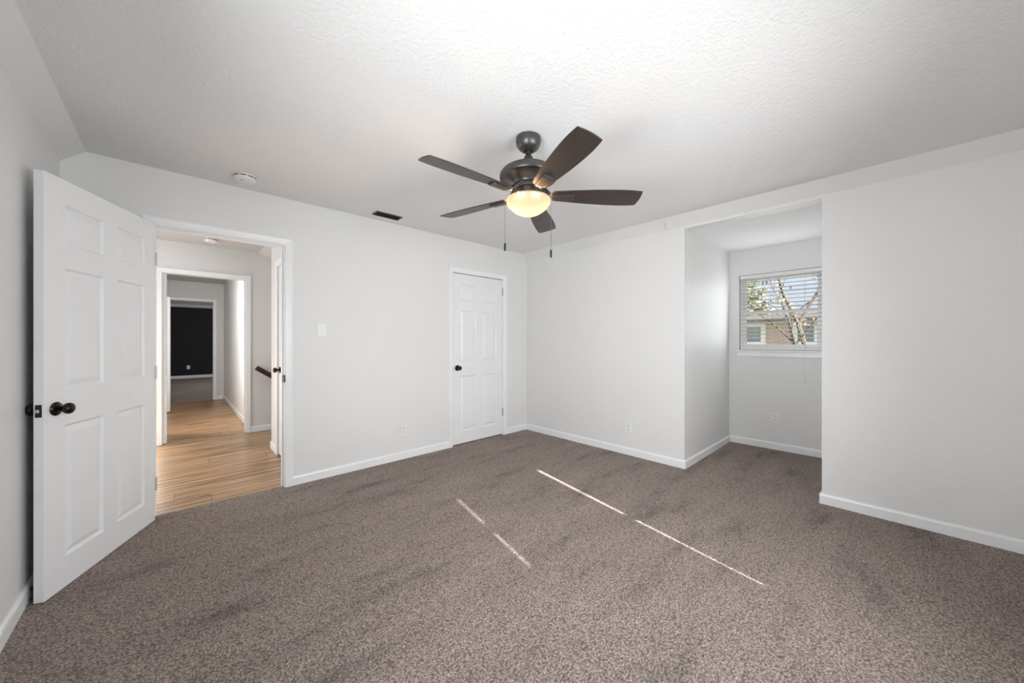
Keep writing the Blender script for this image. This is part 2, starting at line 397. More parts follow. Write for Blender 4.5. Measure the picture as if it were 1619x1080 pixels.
b = bm_(); box(b, D1[1]-0.0025, D1[1]+0.0005, 3.526, 3.556, 0.885, 0.945); box(b, D1[1]-0.009, D1[1]+0.001, 3.500, 3.528, 0.890, 0.948)
obj('strike_plate', b, M_knob, trim1, bevel=0.002)
t2 = bm_(); sweep(t2, CAS, mA, D2[0], D2[1], HD); jamb(t2, mA, D2[0], D2[1], HD, 0.12, stop=(-0.055, -0.09))
trim2 = struct('trim_2', t2, M_trim, 'white casing and jamb around the closed closet door', 'door trim')
b = bm_(); box(b, D2[0]-0.010, D2[0]+0.002, 3.515, 3.53, 0.885, 0.935)
obj('strike_plate', b, M_latch, trim2, bevel=0.002)

# ------------------------------------------------------------------ six-panel doors
COLS = (0.105, 0.348, 0.452, 0.700); ROWS = (0.155, 0.815, 0.995, 1.600, 1.720, 1.917)
def panel_leaf(W, H, T, gap=0.012):
    """hinge edge at x=0, faces at y=0 and y=T, bottom at z=gap"""
    k = W/0.815
    xs = [0, COLS[0]*k, COLS[1]*k, COLS[2]*k, COLS[3]*k, W]
    zs = [gap, *ROWS, H]
    bm = bm_()
    for side in (0, 1):
        y = 0 if side == 0 else T; s = 1 if side == 0 else -1
        g = [[bm.verts.new((x, y, z)) for z in zs] for x in xs]
        for i in range(5):
            for j in range(7):
                q = [g[i][j], g[i+1][j], g[i+1][j+1], g[i][j+1]]
                if i in (1, 3) and j in (1, 3, 5):
                    x0, x1, z0, z1 = xs[i], xs[i+1], zs[j], zs[j+1]; prev = q
                    for ins, dep in ((0.004, 0.004), (0.009, 0.012), (0.014, 0.0125), (0.040, 0.004), (0.043, 0.003)):
                        r = [bm.verts.new((xx, y+s*dep, zz)) for xx, zz in ((x0+ins, z0+ins), (x1-ins, z0+ins), (x1-ins, z1-ins), (x0+ins, z1-ins))]
                        for a in range(4): bm.faces.new((prev[a], prev[(a+1) % 4], r[(a+1) % 4], r[a]))
                        prev = r
                    bm.faces.new(prev)
                else: bm.faces.new(q)
    v = {}
    def E(p):
        if p not in v: v[p] = bm.verts.new(p)
        return v[p]
    for (xa, za, xb, zb) in ((0, gap, W, gap), (W, gap, W, H), (W, H, 0, H), (0, H, 0, gap)):
        bm.faces.new((E((xa, 0, za)), E((xb, 0, zb)), E((xb, T, zb)), E((xa, T, za))))
    bmesh.ops.remove_doubles(bm, verts=bm.verts, dist=1e-5)
    return bm
def knob_parts(parent, x, z, y, out, mat=M_knob):
    """door knob whose axis points along out*Y (local to the door)"""
    Mx = Matrix.Translation((x, y, z)) @ Matrix.Rotation(R(90 if out < 0 else -90), 4, 'X')
    bm = bm_(); lathe(bm, [(0.0, 0.0), (0.033, 0.0), (0.034, 0.004), (0.030, 0.009), (0.020, 0.013), (0.013, 0.015)], 32, Mx)
    rz = obj('rosette', bm, mat, parent, smooth=True)
    bm = bm_(); lathe(bm, [(0.0115, 0.012), (0.0105, 0.026), (0.014, 0.031), (0.022, 0.036), (0.0268, 0.044), (0.0275, 0.051), (0.0245, 0.059), (0.017, 0.0645), (0.008, 0.067), (0, 0.0675)], 32, Mx)
    return rz, obj('door_knob', bm, mat, parent, smooth=True)

# door 1: open bedroom door standing at the left wall
ang = math.atan2(2.737-3.481, -0.450+0.098)
d1 = empty('door_1', (-0.098, 3.481, 0), ang)
tag(d1, 'white six-panel door standing open against the left wall', 'door', kind='structure')
W1, T1 = 0.820, 0.035
# local y>0 lies to the left of the leaf direction = towards the room; the leaf goes behind it
lf = panel_leaf(W1, 2.040, T1, 0.004)
bmesh.ops.transform(lf, matrix=Matrix.Translation((0, -T1, 0)), verts=lf.verts)
obj('leaf', lf, M_door, d1, bevel=0.002, bseg=1, angle=60)
knob_parts(d1, W1-0.062, 0.905, 0.0, 1); knob_parts(d1, W1-0.062, 0.905, -T1, -1)
b = bm_(); box(b, W1-0.001, W1+0.0015, -0.030, -0.006, 0.875, 0.935)
lp = obj('latch_plate', b, M_latch, d1, bevel=0.003, angle=20)
b = bm_(); prism(b, [(-0.0245, 0.897), (-0.0115, 0.897), (-0.0115, 0.914), (-0.0245, 0.914)], lambda p, q, a: (a, p, q), W1, W1+0.010)
obj('latch_bolt', b, M_steel, lp, bevel=0.003)
for z in (0.25, 1.02, 1.80):
    b = bm_(); tube(b, [(-0.006, 0.003, z-0.045), (-0.006, 0.003, z+0.045)], 0.006, 10); box(b, -0.002, 0.0, -0.03, 0.0, z-0.045, z+0.045)
    obj('hinge', b, M_hinge, d1)

# door 2: closed closet door
d2 = empty('door_2', (3.147, 3.536, 0), math.pi)
tag(d2, 'closed white six-panel closet door beside the room corner', 'door', kind='structure')
W2 = 0.778
lf = panel_leaf(W2, 2.034, 0.035, 0.012)
bmesh.ops.transform(lf, matrix=Matrix.Translation((0, -0.035, 0)), verts=lf.verts)
obj('leaf', lf, M_door, d2, bevel=0.0015, bseg=1, angle=60)
knob_parts(d2, W2-0.068, 0.915, 0.0, 1)
for z in (0.30, 1.88):
    b = bm_(); tube(b, [(-0.004, 0.014, z-0.05), (-0.004, 0.014, z+0.05)], 0.006, 10)
    for q in (-0.05, -0.025, 0.0, 0.025, 0.05): tube(b, [(-0.004, 0.014, z+q-0.001), (-0.004, 0.014, z+q+0.001)], 0.0072, 10)
    box(b, -0.010, 0.004, 0.0, 0.010, z-0.05, z+0.05)
    obj('hinge', b, M_hinge, d2)

# ------------------------------------------------------------------ hallway
HX = 0.815
b = bm_(); box(b, -1.75, 1.02, 3.562, 9.86, -0.12, -0.006)
struct('floor_hall', b, M_wood, 'oak laminate floor of the hallway beyond the doorway', 'floor')
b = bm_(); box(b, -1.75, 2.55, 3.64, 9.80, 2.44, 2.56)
struct('ceiling_hall', b, M_hallceil_dim, 'ceiling of the hallway beyond the doorway', 'ceiling')
b = bm_(); prism(b, [(0.83, 2.441), (2.4, 1.86), (2.4, 2.5)], lambda p, q, a: (p, a, q), 4.92, 5.95)
struct('ceiling_stair', b, M_hallwall, 'sloping ceiling above the stairwell', 'ceiling')
b = bm_(); box(b, -1.75, -1.63, 3.64, 6.07, -0.1, 2.5); struct('wall_hall_left', b, M_hallwall, 'hidden left end wall of the hall', 'wall')
DH = (3.80, 4.565)
b = bm_()
for y0, y1, z0, z1 in ((3.64, DH[0]-0.02, -0.1, 2.5), (DH[0]-0.02, DH[1]+0.02, 2.06, 2.5), (DH[1]+0.02, 4.92, -0.1, 2.5)):
    box(b, HX, HX+0.1, y0, y1, z0, z1)
struct('wall_hall_right', b, M_hallwall, 'short hall wall holding the edge-on panel door', 'wall')
b = bm_(); box(b, HX+0.1, 0.98, 3.64, 4.92, -0.1, 2.5); struct('wall_hall_closet', b, M_hallwall, 'wall behind the hall closet door', 'wall')
b = bm_(); box(b, 2.4, 2.5, 4.8, 6.07, -2.9, 2.5); box(b, 0.98, 2.5, 4.8, 4.92, -2.9, 2.5); box(b, 0.9, 1.02, 4.92, 5.95, -2.9, -0.12); box(b, 0.9, 2.5, 4.8, 6.07, -2.98, -2.9)
struct('wall_stairwell', b, M_hallwall, 'hidden walls of the stairwell', 'wall')
FY = 5.95; O2 = (-0.105, 0.692)
b = bm_()
for x0, x1, z0, z1 in ((-1.75, O2[0]-0.02, -0.1, 2.5), (O2[0]-0.02, O2[1]+0.02, 2.07, 2.5), (O2[1]+0.02, 2.5, -2.9, 2.5)):
    box(b, x0, x1, FY, FY+0.12, z0, z1)
struct('wall_hall_far', b, M_hallwall, 'hall wall with the second doorway and the handrail', 'wall')
mF = lambda a, z, t: (a, FY-t, z)
t = bm_(); sweep(t, CAS, mF, O2[0], O2[1], 2.05); jamb(t, mF, O2[0], O2[1], 2.05, 0.12)
bx_ = [(O2[0], O2[0]+0.032)]
box(t, O2[0], O2[0]+0.036, FY+0.05, FY+0.12, 0, 2.05)
t3 = struct('trim_3', t, M_trim, 'white casing around the second hall doorway', 'door trim')
baseboard('baseboard_hall_far', lambda p, q, a: (a, FY-p, q), O2[1]+0.06, 1.02, 'white baseboard below the handrail')
baseboard('baseboard_hall_right', lambda p, q, a: (HX-p, a, q), DH[1]+0.06, 4.933, 'short baseboard beside the edge-on hall door')
baseboard('baseboard_hall_end', lambda p, q, a: (a, 4.92+p, q), HX-0.013, 1.0, 'baseboard return at the stairwell corner')
mR = lambda a, z, t: (HX-t, a, z)
t = bm_(); sweep(t, CAS, mR, DH[0], DH[1], 2.04); jamb(t, mR, DH[0], DH[1], 2.04, 0.1)
struct('trim_4', t, M_trim, 'white casing of the edge-on hall door', 'door trim')
d3 = empty('door_3', (HX+0.045, DH[0]+0.003, 0), R(90))
tag(d3, 'white panel door seen edge-on inside the hall doorway', 'door', kind='structure')
lf = panel_leaf(DH[1]-DH[0]-0.006, 2.034, 0.035, 0.014)
obj('leaf', lf, M_door, d3, bevel=0.0015, bseg=1, angle=60)
knob_parts(d3, DH[1]-DH[0]-0.07, 0.925, 0.035, 1)

# second hall stretch and far room
b = bm_(); box(b, -0.27, -0.15, 6.07, 9.80, -0.1, 2.5); struct('wall_corridor_left', b, M_hallwall, 'left wall of the second hall', 'wall')
b = bm_(); box(b, 0.765, 0.88, 6.07, 9.80, -0.1, 2.5); struct('wall_corridor_right', b, M_gloss, 'glossy right wall of the second hall', 'wall')
baseboard('baseboard_corridor_right', lambda p, q, a: (0.765-p, a, q), 6.07, 9.8, 'baseboard along the right wall of the second hall')
EY = 9.80; O3 = (-0.12, 0.59)
b = bm_()
for x0, x1, z0, z1 in ((-2.6, O3[0]-0.02, -0.1, 2.56), (O3[0]-0.02, O3[1]+0.02, 2.07, 2.56), (O3[1]+0.02, 3.6, -0.1, 2.56)):
    box(b, x0, x1, EY, EY+0.12, z0, z1)
struct('wall_corridor_end', b, M_hallwall, 'wall around the far doorway to the dark room', 'wall')
t = bm_(); mE = lambda a, z, t: (a, EY-t, z)
sweep(t, CAS, mE, O3[0], O3[1], 2.05); jamb(t, mE, O3[0], O3[1], 2.05, 0.12)
struct('trim_5', t, M_trim, 'white casing of the farthest doorway before the dark wall', 'door trim')
baseboard('baseboard_corridor_end', lambda p, q, a: (a, EY-p, q), O3[1]+0.06, 0.752, 'short baseboard right of the farthest doorway')
d4 = empty('door_4', (-0.100, 8.575, 0), R(90))
tag(d4, 'narrow edge of a white door ajar in the second hall', 'door', kind='structure')
lf = panel_leaf(0.77, 2.0, 0.04, 0.012)
bmesh.ops.transform(lf, matrix=Matrix.Translation((0, -0.045, 0)), verts=lf.verts)
obj('leaf', lf, M_door, d4, bevel=0.0015, bseg=1, angle=60)
b = bm_(); box(b, -2.6, 3.6, 9.86, 16.1, -0.12, -0.002); struct('floor_far_room', b, M_carpet, 'brown carpet in the dark-walled far room', 'floor')
b = bm_(); box(b, -2.6, 3.6, 9.80, 16.1, 2.44, 2.56); struct('ceiling_far_room', b, M_ceil, 'ceiling of the dark-walled far room', 'ceiling')
b = bm_(); box(b, -2.6, 3.6, 16.0, 16.1, -0.1, 2.345); struct('wall_far', b, M_black, 'charcoal black wall at the end of the hall', 'wall')
b = bm_(); prism(b, [(16.0, 2.345), (15.9, 2.441), (16.1, 2.5)], lambda p, q, a: (a, p, q), -2.6, 3.6); struct('wall_far_slope', b, M_slope, 'white sloped strip above the black wall', 'wall')
b = bm_(); box(b, -2.7, -2.6, 9.8, 16.1, -0.1, 2.5); box(b, 3.6, 3.7, 9.8, 16.1, -0.1, 2.5); struct('wall_far_sides', b, M_hallwall, 'hidden side walls of the far room', 'wall')
baseboard('baseboard_far', lambda p, q, a: (a, 16.0-p, q*1.2), -2.6, 3.6, 'white baseboard under the black wall')

# handrail
hr = empty('handrail', (0.80, FY, 0.9))
tag(hr, 'dark mahogany stair handrail on the hall wall beyond the doorway', 'handrail')
b = bm_()
P0 = Vector((0.80, FY-0.075, 0.875)); dirv = Vector((1, 0, -0.72)).normalized(); up = Vector((0.72, 0, 1)).normalized(); sd = Vector((0, 1, 0))
prof = [(-0.026, -0.03), (0.026, -0.03), (0.030, 0.0), (0.026, 0.022), (0.014, 0.032), (-0.014, 0.032), (-0.026, 0.022), (-0.030, 0.0)]
prism(b, prof, lambda p, q, a: P0 + sd*p + up*q + dirv*a, 0, 1.6); kid('rail', b, M_rail, hr)
for s in (0.25, 1.3):
    q = P0 + dirv*s - up*0.03
    b = bm_(); tube(b, [q, q-Vector((0, 0, 0.03)), q+Vector((0, 0.04, -0.05)), (q.x, FY, q.z-0.05)], 0.007, 10); kid('bracket', b, M_knob, hr)

# ------------------------------------------------------------------ alcove window
w1 = empty('window_1', (AX, 0.889, WZ0)); tag(w1, 'double-hung alcove window with trees and brick house outside', 'window', kind='structure')
x0, x1 = AX+0.062, AX+0.118
b = bm_()
for y0, y1, z0, z1 in ((WY0, WY0+0.03, WZ0, WZ1), (WY1-0.03, WY1, WZ0, WZ1), (WY0+0.03, WY1-0.03, WZ0, WZ0+0.03), (WY0+0.03, WY1-0.03, WZ1-0.03, WZ1)): box(b, x0, x1, y0, y1, z0, z1)
kid('window_frame', b, M_trim, w1, bevel=0.002)
ZM = 1.575
def sash(xa, xb, z0, z1, bot, top):
    b = bm_(); ya, yb = WY0+0.03, WY1-0.03
    box(b, xa, xb, ya, ya+0.03, z0, z1); box(b, xa, xb, yb-0.03, yb, z0, z1)
    box(b, xa, xb, ya+0.03, yb-0.03, z0, z0+bot); box(b, xa, xb, ya+0.03, yb-0.03, z1-top, z1)
    s = kid('sash', b, M_trim, w1, bevel=0.002)
    b = bm_(); xm = (xa+xb)/2; box(b, xm-0.002, xm+0.002, ya+0.03, yb-0.03, z0+bot, z1-top)
    L = Matrix.Translation(w1.location).inverted(); bmesh.ops.transform(b, matrix=L, verts=b.verts)
    obj('pane', b, M_glass, s)
sash(AX+0.066, AX+0.088, WZ0+0.03, ZM+0.018, 0.05, 0.034)
sash(AX+0.092, AX+0.114, ZM-0.018, WZ1-0.03, 0.034, 0.03)
b = bm_(); box(b, AX-0.028, AX+0.062, WY0-0.04, WY1+0.04, WZ0-0.005, WZ0+0.012); kid('window_sill', b, M_trim, w1, bevel=0.004)
b = bm_(); box(b, AX-0.014, AX, WY0-0.02, WY1+0.02, WZ0-0.062, WZ0-0.005); kid('apron', b, M_trim, w1, bevel=0.003)

# horizontal blind in the recess
bl = empty('window_blind', (AX+0.03, 0.889, WZ1)); tag(bl, 'white horizontal slat blind hanging in the alcove window', 'blind')
BY0, BY1 = WY0+0.008, WY1-0.008
b = bm_(); box(b, AX+0.004, AX+0.05, BY0, BY1, WZ1-0.046, WZ1-0.004); kid('head_rail', b, M_slat, bl, bevel=0.002)
z = WZ1-0.085; k = 0
while z > WZ0+0.075:
    b = bm_(); tilt = R(-7 + 3*math.sin(k*1.7)); n_ = 5
    top = []; bot = []
    for i in range(n_):
        u = -0.024 + 0.048*i/(n_-1); c_ = 0.0022*(1-(u/0.024)**2)
        px = AX+0.028 + u*math.cos(tilt); pz = z + u*math.sin(tilt) + c_
        top.append((px, pz+0.0013)); bot.append((px, pz-0.0013))
    sag = 0.002*math.sin(k*2.3)
    prism(b, top + bot[::-1], lambda p, q, a: (p, a, q + sag*(a-0.889)), BY0+0.004, BY1-0.004)
    kid('slat', b, M_slat, bl)
    z -= 0.0445; k += 1
b = bm_(); box(b, AX+0.006, AX+0.05, BY0+0.004, BY1-0.004, WZ0+0.018, WZ0+0.04); kid('bottom_rail', b, M_slat, bl, bevel=0.003)
for y in (0.66, 1.12):
    b = bm_()
    for xx in (AX+0.003, AX+0.053): tube(b, [(xx, y, WZ1-0.05), (xx, y, WZ0+0.03)], 0.0009, 6)
    kid('ladder_cord', b, M_cord, bl)
b = bm_(); tube(b, [(AX-0.002, 0.655, WZ1-0.05), (AX-0.032, 0.655, WZ0+0.02), (AX-0.033, 0.655, 0.80)], 0.0011, 6); lathe(b, [(0, 0.765), (0.005, 0.77), (0.004, 0.80), (0, 0.805)], 10, Matrix.Translation((AX-0.033, 0.655, 0)))
kid('pull_cord', b, M_cord, bl)

# ------------------------------------------------------------------ wall plates
def plate_thing(name, m, label, cat, kind, group=None, w_=0.070, h_=0.115):
    """m(u, v, d): u along the wall, v up, d out of the wall; origin at plate centre"""
    o = empty(name, m(0, 0, 0)); tag(o, label, cat, group)
    def rect(b, u0, u1, v0, v1, d0, d1):
        P = [m(u, v, d) for d in (d0, d1) for v in (v0, v1) for u in (u0, u1)]
        vv = [b.verts.new(p) for p in P]
        for f in ((0,1,3,2),(4,6,7,5),(0,4,5,1),(1,5,7,3),(3,7,6,2),(2,6,4,0)): b.faces.new([vv[i] for i in f])
    b = bm_(); rect(b, -w_/2, w_/2, -h_/2, h_/2, 0, 0.006); kid('plate', b, M_plastic, o, bevel=0.0025)
    if kind == 'outlet':
        for s in (-1, 1):
            c = s*0.0195; b = bm_(); rect(b, -0.017, 0.017, c-0.0135, c+0.0135, 0.005, 0.0085); r = kid('receptacle', b, M_plastic, o, bevel=0.003)
            b = bm_()
            rect(b, -0.0085, -0.0055, c-0.002, c+0.007, 0.0080, 0.0089); rect(b, 0.0055, 0.0085, c-0.002, c+0.007, 0.0080, 0.0089); rect(b, -0.003, 0.003, c-0.010, c-0.0055, 0.0080, 0.0089)
            bmesh.ops.transform(b, matrix=Matrix.Translation(o.location).inverted(), verts=b.verts); obj('slots', b, M_hole, r)
    elif kind == 'rocker':
        b = bm_(); rect(b, -0.0165, 0.0165, -0.033, 0.033, 0.005, 0.0075); kid('rocker_frame', b, M_plastic, o, bevel=0.001)
        b = bm_(); v = [b.verts.new(m(u, vv, d)) for u, vv, d in ((-0.014, -0.030, 0.0068), (0.014, -0.030, 0.0068), (0.014, -0.030, 0.0085), (-0.014, -0.030, 0.0085), (-0.014, 0.030, 0.0068), (0.014, 0.030, 0.0068), (0.014, 0.030, 0.0125), (-0.014, 0.030, 0.0125))]
        for f in ((0,1,2,3),(4,7,6,5),(0,4,5,1),(1,5,6,2),(2,6,7,3),(3,7,4,0)): b.faces.new([v[i] for i in f])
        kid('rocker', b, M_plastic, o)
    elif kind == 'control':
        b = bm_(); rect(b, -0.020, 0.020, 0.008, 0.040, 0.005, 0.012); kid('rocker', b, M_plastic, o, bevel=0.002)
        b = bm_(); rect(b, -0.020, 0.020, -0.040, -0.004, 0.005, 0.012); kid('rocker', b, M_plastic, o, bevel=0.002)
    return o
onA = lambda x, z: (lambda u, v, d: (x+u, YB-d, z+v))
onB = lambda y, z: (lambda u, v, d: (XR-d, y+u, z+v))
onAl = lambda y, z: (lambda u, v, d: (AX-d, y+u, z+v))
plate_thing('light_switch', onA(0.963, 1.335), 'white rocker light switch on the wall right of the hall doorway', 'light switch', 'rocker', w_=0.076, h_=0.118)
plate_thing('wall_outlet', onA(1.747, 0.300), 'white outlet low on the wall between hall doorway and closet', 'outlet', 'outlet', 'electrical outlets')
plate_thing('wall_outlet', onB(1.967, 0.299), 'white outlet low on the wall just left of the alcove', 'outlet', 'outlet', 'electrical outlets')
plate_thing('wall_outlet', onAl(0.918, 0.362), 'white outlet inside the alcove under the window', 'outlet', 'outlet', 'electrical outlets', 0.075, 0.118)
plate_thing('wall_outlet', lambda u, v, d: (0.335+u, 16.0-d, 0.36+v), 'tiny white outlet on the distant black wall', 'outlet', 'outlet', 'electrical outlets', 0.08, 0.125)
plate_thing('fan_control', onB(3.345, 1.408), 'pale two-button wall control on the wall right of the closet corner', 'wall control', 'control', None, 0.105, 0.118)
plate_thing('light_switch', lambda u, v, d: (0.765-d, 6.42+u, 1.30+v), 'faint switch plate on the glossy right wall of the second hall', 'light switch', 'rocker')

# ------------------------------------------------------------------ ceiling fittings
def smoke(loc, label, r=0.068):
    o = empty('smoke_detector', loc); tag(o, label, 'smoke detector', 'smoke detectors')
    b = bm_(); lathe(b, [(0, 0), (r, 0), (r, -0.010), (r*0.90, -0.0105), (r*0.90, -0.0165), (r*0.98, -0.017), (r*0.96, -0.028), (r*0.80, -0.038), (r*0.45, -0.042), (0, -0.043)], 48)
    obj('body', b, M_plastic, o, smooth=True)
    b = bm_()
    for k in range(9):
        a0 = 2*math.pi*k/9
        for i in range(6):
            t0 = a0 + i*0.085; t1 = t0 + 0.085
            v = [b.verts.new((rr*math.cos(t), rr*math.sin(t), zz)) for rr, t, zz in ((r*0.985, t0, -0.0105), (r*0.985, t1, -0.0105), (r*0.985, t1, -0.0165), (r*0.985, t0, -0.0165), (r*0.88, t0, -0.0105), (r*0.88, t1, -0.0105), (r*0.88, t1, -0.0165), (r*0.88, t0, -0.0165))]
            for f in ((0,1,2,3),(7,6,5,4),(0,4,5,1),(3,2,6,7)): b.faces.new([v[i_] for i_ in f])
    bmesh.ops.remove_doubles(b, verts=b.verts, dist=1e-5)
    obj('vent_slots', b, M_hole, o)
    b = bm_(); lathe(b, [(0, 0.0), (0.011, 0.0), (0.011, -0.004), (0.008, -0.0055), (0, -0.006)], 20, Matrix.Translation((-0.018, -0.022, -0.039))); obj('test_button', b, M_hinge, o, smooth=True)
    return o
smoke((0.375, 3.245, ZC), 'round white smoke detector on the bedroom ceiling above the open door')
smoke((0.315, 5.52, 2.44), 'small white smoke detector on the hall ceiling seen through the doorway', 0.066)

vt = empty('ceiling_vent', (1.49, 3.328, ZC)); tag(vt, 'brown metal air register on the ceiling near the door wall', 'air vent')
b = bm_(); hx, hy = 0.128, 0.058
for x0, x1, y0, y1 in ((-hx, hx, -hy, -hy+0.014), (-hx, hx, hy-0.014, hy), (-hx, -hx+0.014, -hy+0.014, hy-0.014), (hx-0.014, hx, -hy+0.014, hy-0.014)): box(b, x0, x1, y0, y1, -0.007, 0)
obj('frame', b, M_vent, vt, bevel=0.002)
b = bm_(); box(b, -hx+0.013, hx-0.013, -hy+0.013, hy-0.013, -0.0025, -0.0005); obj('backing', b, M_hole, vt)
for i in range(5):
    y = -hy+0.024 + i*0.0172
    b = bm_(); box(b, -hx+0.014, hx-0.014, -0.008, 0.008, -0.0008, 0.0008, Matrix.Translation((0, y, -0.0062)) @ Matrix.Rotation(R(32), 4, 'X')); obj('louver', b, M_vent, vt)

se = empty('alarm_sensor', (3.548, 1.508, 2.391)); tag(se, 'small white alarm sensor on the sloped strip by the alcove corner', 'sensor')
se.rotation_euler = (0, math.atan2(0.093, 0.095)+R(90)+R(0), 0)
b = bm_(); box(b, -0.032, 0.032, -0.045, 0.045, -0.001, 0.020); obj('case', b, M_plastic, se, bevel=0.005)
b = bm_(); lathe(b, [(0, 0.0205), (0.006, 0.0205), (0.006, 0.0212), (0, 0.0214)], 16, Matrix.Translation((-0.012, 0.0, 0))); obj('status_light', b, M_plastic, se)
se.rotation_euler = Vector((-0.715, 0, -0.70)).to_track_quat('Z', 'Y').to_euler()

ds = empty('door_stop', (XL+0.013, 2.83, 0.05)); tag(ds, 'small black spring door stop on the baseboard behind the open door', 'door stop')
b = bm_(); tube(b, [(0, 0, 0), (0.012, 0, 0)], 0.007, 10); obj('base', b, M_black_plastic, ds)
b = bm_(); tube(b, [(0.003, 0, 0.002), (0.030, 0, 0.002)], 0.004, 10); tube(b, [(0.024, 0, 0.002), (0.034, 0, 0.002)], 0.0065, 10); obj('bumper', b, M_black_plastic, ds)

# ------------------------------------------------------------------ ceiling fan
FX, FYY = 1.5265, 1.4807
fan = empty('ceiling_fan', (FX, FYY, ZC)); tag(fan, 'dark five-blade ceiling fan with a lit frosted bowl', 'ceiling fan')
b = bm_(); lathe(b, [(0.0, 0), (0.066, 0.0), (0.073, -0.004), (0.0745, -0.018), (0.073, -0.034), (0.067, -0.052), (0.056, -0.067), (0.043, -0.077), (0.034, -0.080), (0.028, -0.079), (0.025, -0.070), (0, -0.066)], 48)
obj('canopy', b, M_fan, fan, smooth=True)
b = bm_(); tube(b, [(0, 0, -0.066), (0, 0, -0.14)], 0.0125, 20); obj('downrod', b, M_fan, fan, smooth=True)
b = bm_(); lathe(b, [(0, -0.097), (0.014, -0.097), (0.017, -0.103), (0.026, -0.120), (0.034, -0.138), (0.038, -0.158), (0.039, -0.177), (0.0, -0.178)], 32); obj('rod_cover', b, M_fan, fan, smooth=True)
b = bm_(); lathe(b, [(0, -0.175), (0.050, -0.176), (0.100, -0.181), (0.128, -0.188), (0.142, -0.195), (0.1465, -0.199), (0.147, -0.203), (0.148, -0.2035), (0.156, -0.2045), (0.158, -0.207), (0.1585, -0.217), (0.1595, -0.2175), (0.167, -0.219), (0.1695, -0.222), (0.170, -0.243), (0.167, -0.247),
                     (0.158, -0.248), (0.150, -0.245), (0.138, -0.244), (0.122, -0.248), (0.104, -0.256), (0.092, -0.264), (0.084, -0.273), (0.080, -0.281), (0.0, -0.281)], 64)
obj('motor_housing', b, M_fan, fan, smooth=True)
b = bm_(); lathe(b, [(0, -0.279), (0.080, -0.279), (0.082, -0.284), (0.082, -0.300), (0.076, -0.306), (0, -0.306)], 48); obj('blade_hub', b, M_fan, fan, smooth=True)
b = bm_(); lathe(b, [(0, -0.304), (0.066, -0.304), (0.068, -0.312), (0.068, -0.338), (0.076, -0.345), (0.092, -0.351), (0.098, -0.358), (0.098, -0.362), (0.0, -0.361)], 48); obj('light_fitter', b, M_fan, fan, smooth=True)
for k in range(3):
    b = bm_(); box(b, 0.070, 0.130, -0.006, 0.006, -0.366, -0.3615, Matrix.Rotation(R(75+120*k), 4, 'Z')); obj('bowl_clip', b, M_fan, fan)
b = bm_()
prof = [(0.124, -0.364), (0.129, -0.369), (0.1315, -0.378), (0.129, -0.391), (0.120, -0.406), (0.104, -0.423), (0.083, -0.439), (0.060, -0.452), (0.036, -0.460), (0.016, -0.4635), (0, -0.464)]
lathe(b, prof, 64, cap=False)
bw = obj('glass_bowl', b, M_bowl, fan, smooth=True); bw['label'] = 'lit frosted glass bowl'
sm = bw.modifiers.new('thick', 'SOLIDIFY'); sm.thickness = 0.003; sm.offset = -1
BLZ = -0.3416; NS = 28
def blade_outline():
    up, dn = [], []
    r0, r1 = 0.150, 0.6635
    for i in range(NS+1):
        t = i/NS; r = r0 + (r1-r0)*t
        wd = 0.043 + 0.030*math.sin(min(t, 1)*math.pi*0.62)
        if t > 0.75: wd -= 0.006*((t-0.75)/0.25)**2
        up.append((min(r, r1-0.003), wd)); dn.append((r, -wd*0.98))
    # slanted, softly curved tip
    tip = []
    wu, wl = up[-1][1], -dn[-1][1]
    for k in range(1, 8):
        q = k/8; y = wu + (-wl-wu)*q
        tip.append((r1 - 0.003 + 0.008*math.sin(math.pi*q) + 0.003*q, y))
    root = []
    w0 = up[0][1]
    for k in range(1, 8):
        q = k/8; root.append((r0 - 0.018*math.sin(math.pi*q), -w0 + 2*w0*q))
    return up + tip + dn[::-1] + root
OUT = blade_outline()
base = -112.9
TILT = Matrix.Translation((0, 0, BLZ)) @ Matrix.Rotation(0.0193, 4, 'Y') @ Matrix.Rotation(-0.0057, 4, 'X')
for k in range(5):
    a = R(base + 72*k)
    Mb = TILT @ Matrix.Rotation(a, 4, 'Z') @ Matrix.Rotation(R(-12.9), 4, 'X')
    b = bm_(); prism(b, OUT, lambda p, q, h: (p, q, h), -0.003, 0.003)
    o = obj('blade', b, M_blade, fan, bevel=0.0015, angle=50); o.matrix_local = Mb
    b = bm_()
    Mi = Mb.copy()
    # arm from the hub curving below the blade and a flat tongue screwed to its underside
    sec = [(0.055, 0.026, 0.044, 0.062), (0.088, 0.024, 0.040, 0.056), (0.112, 0.021, 0.016, 0.028), (0.136, 0.019, -0.008, 0.002), (0.165, 0.021, -0.017, -0.004), (0.200, 0.024, -0.0165, -0.0032), (0.262, 0.027, -0.0155, -0.0031), (0.270, 0.026, -0.0135, -0.0031)]
    rings = []
    for r, wd, z0, z1 in sec: rings.append([b.verts.new((r, y, z)) for y, z in ((-wd, z0+0.002), (-wd*0.8, z0), (wd*0.8, z0), (wd, z0+0.002), (wd, z1), (-wd, z1))])
    for A, B in zip(rings, rings[1:]):
        for i in range(6): b.faces.new((A[i], A[(i+1) % 6], B[(i+1) % 6], B[i]))
    b.faces.new(rings[0]); b.faces.new(rings[-1][::-1])
    o = obj('blade_iron', b, M_fan, fan, bevel=0.001, angle=50); o.matrix_local = Mi
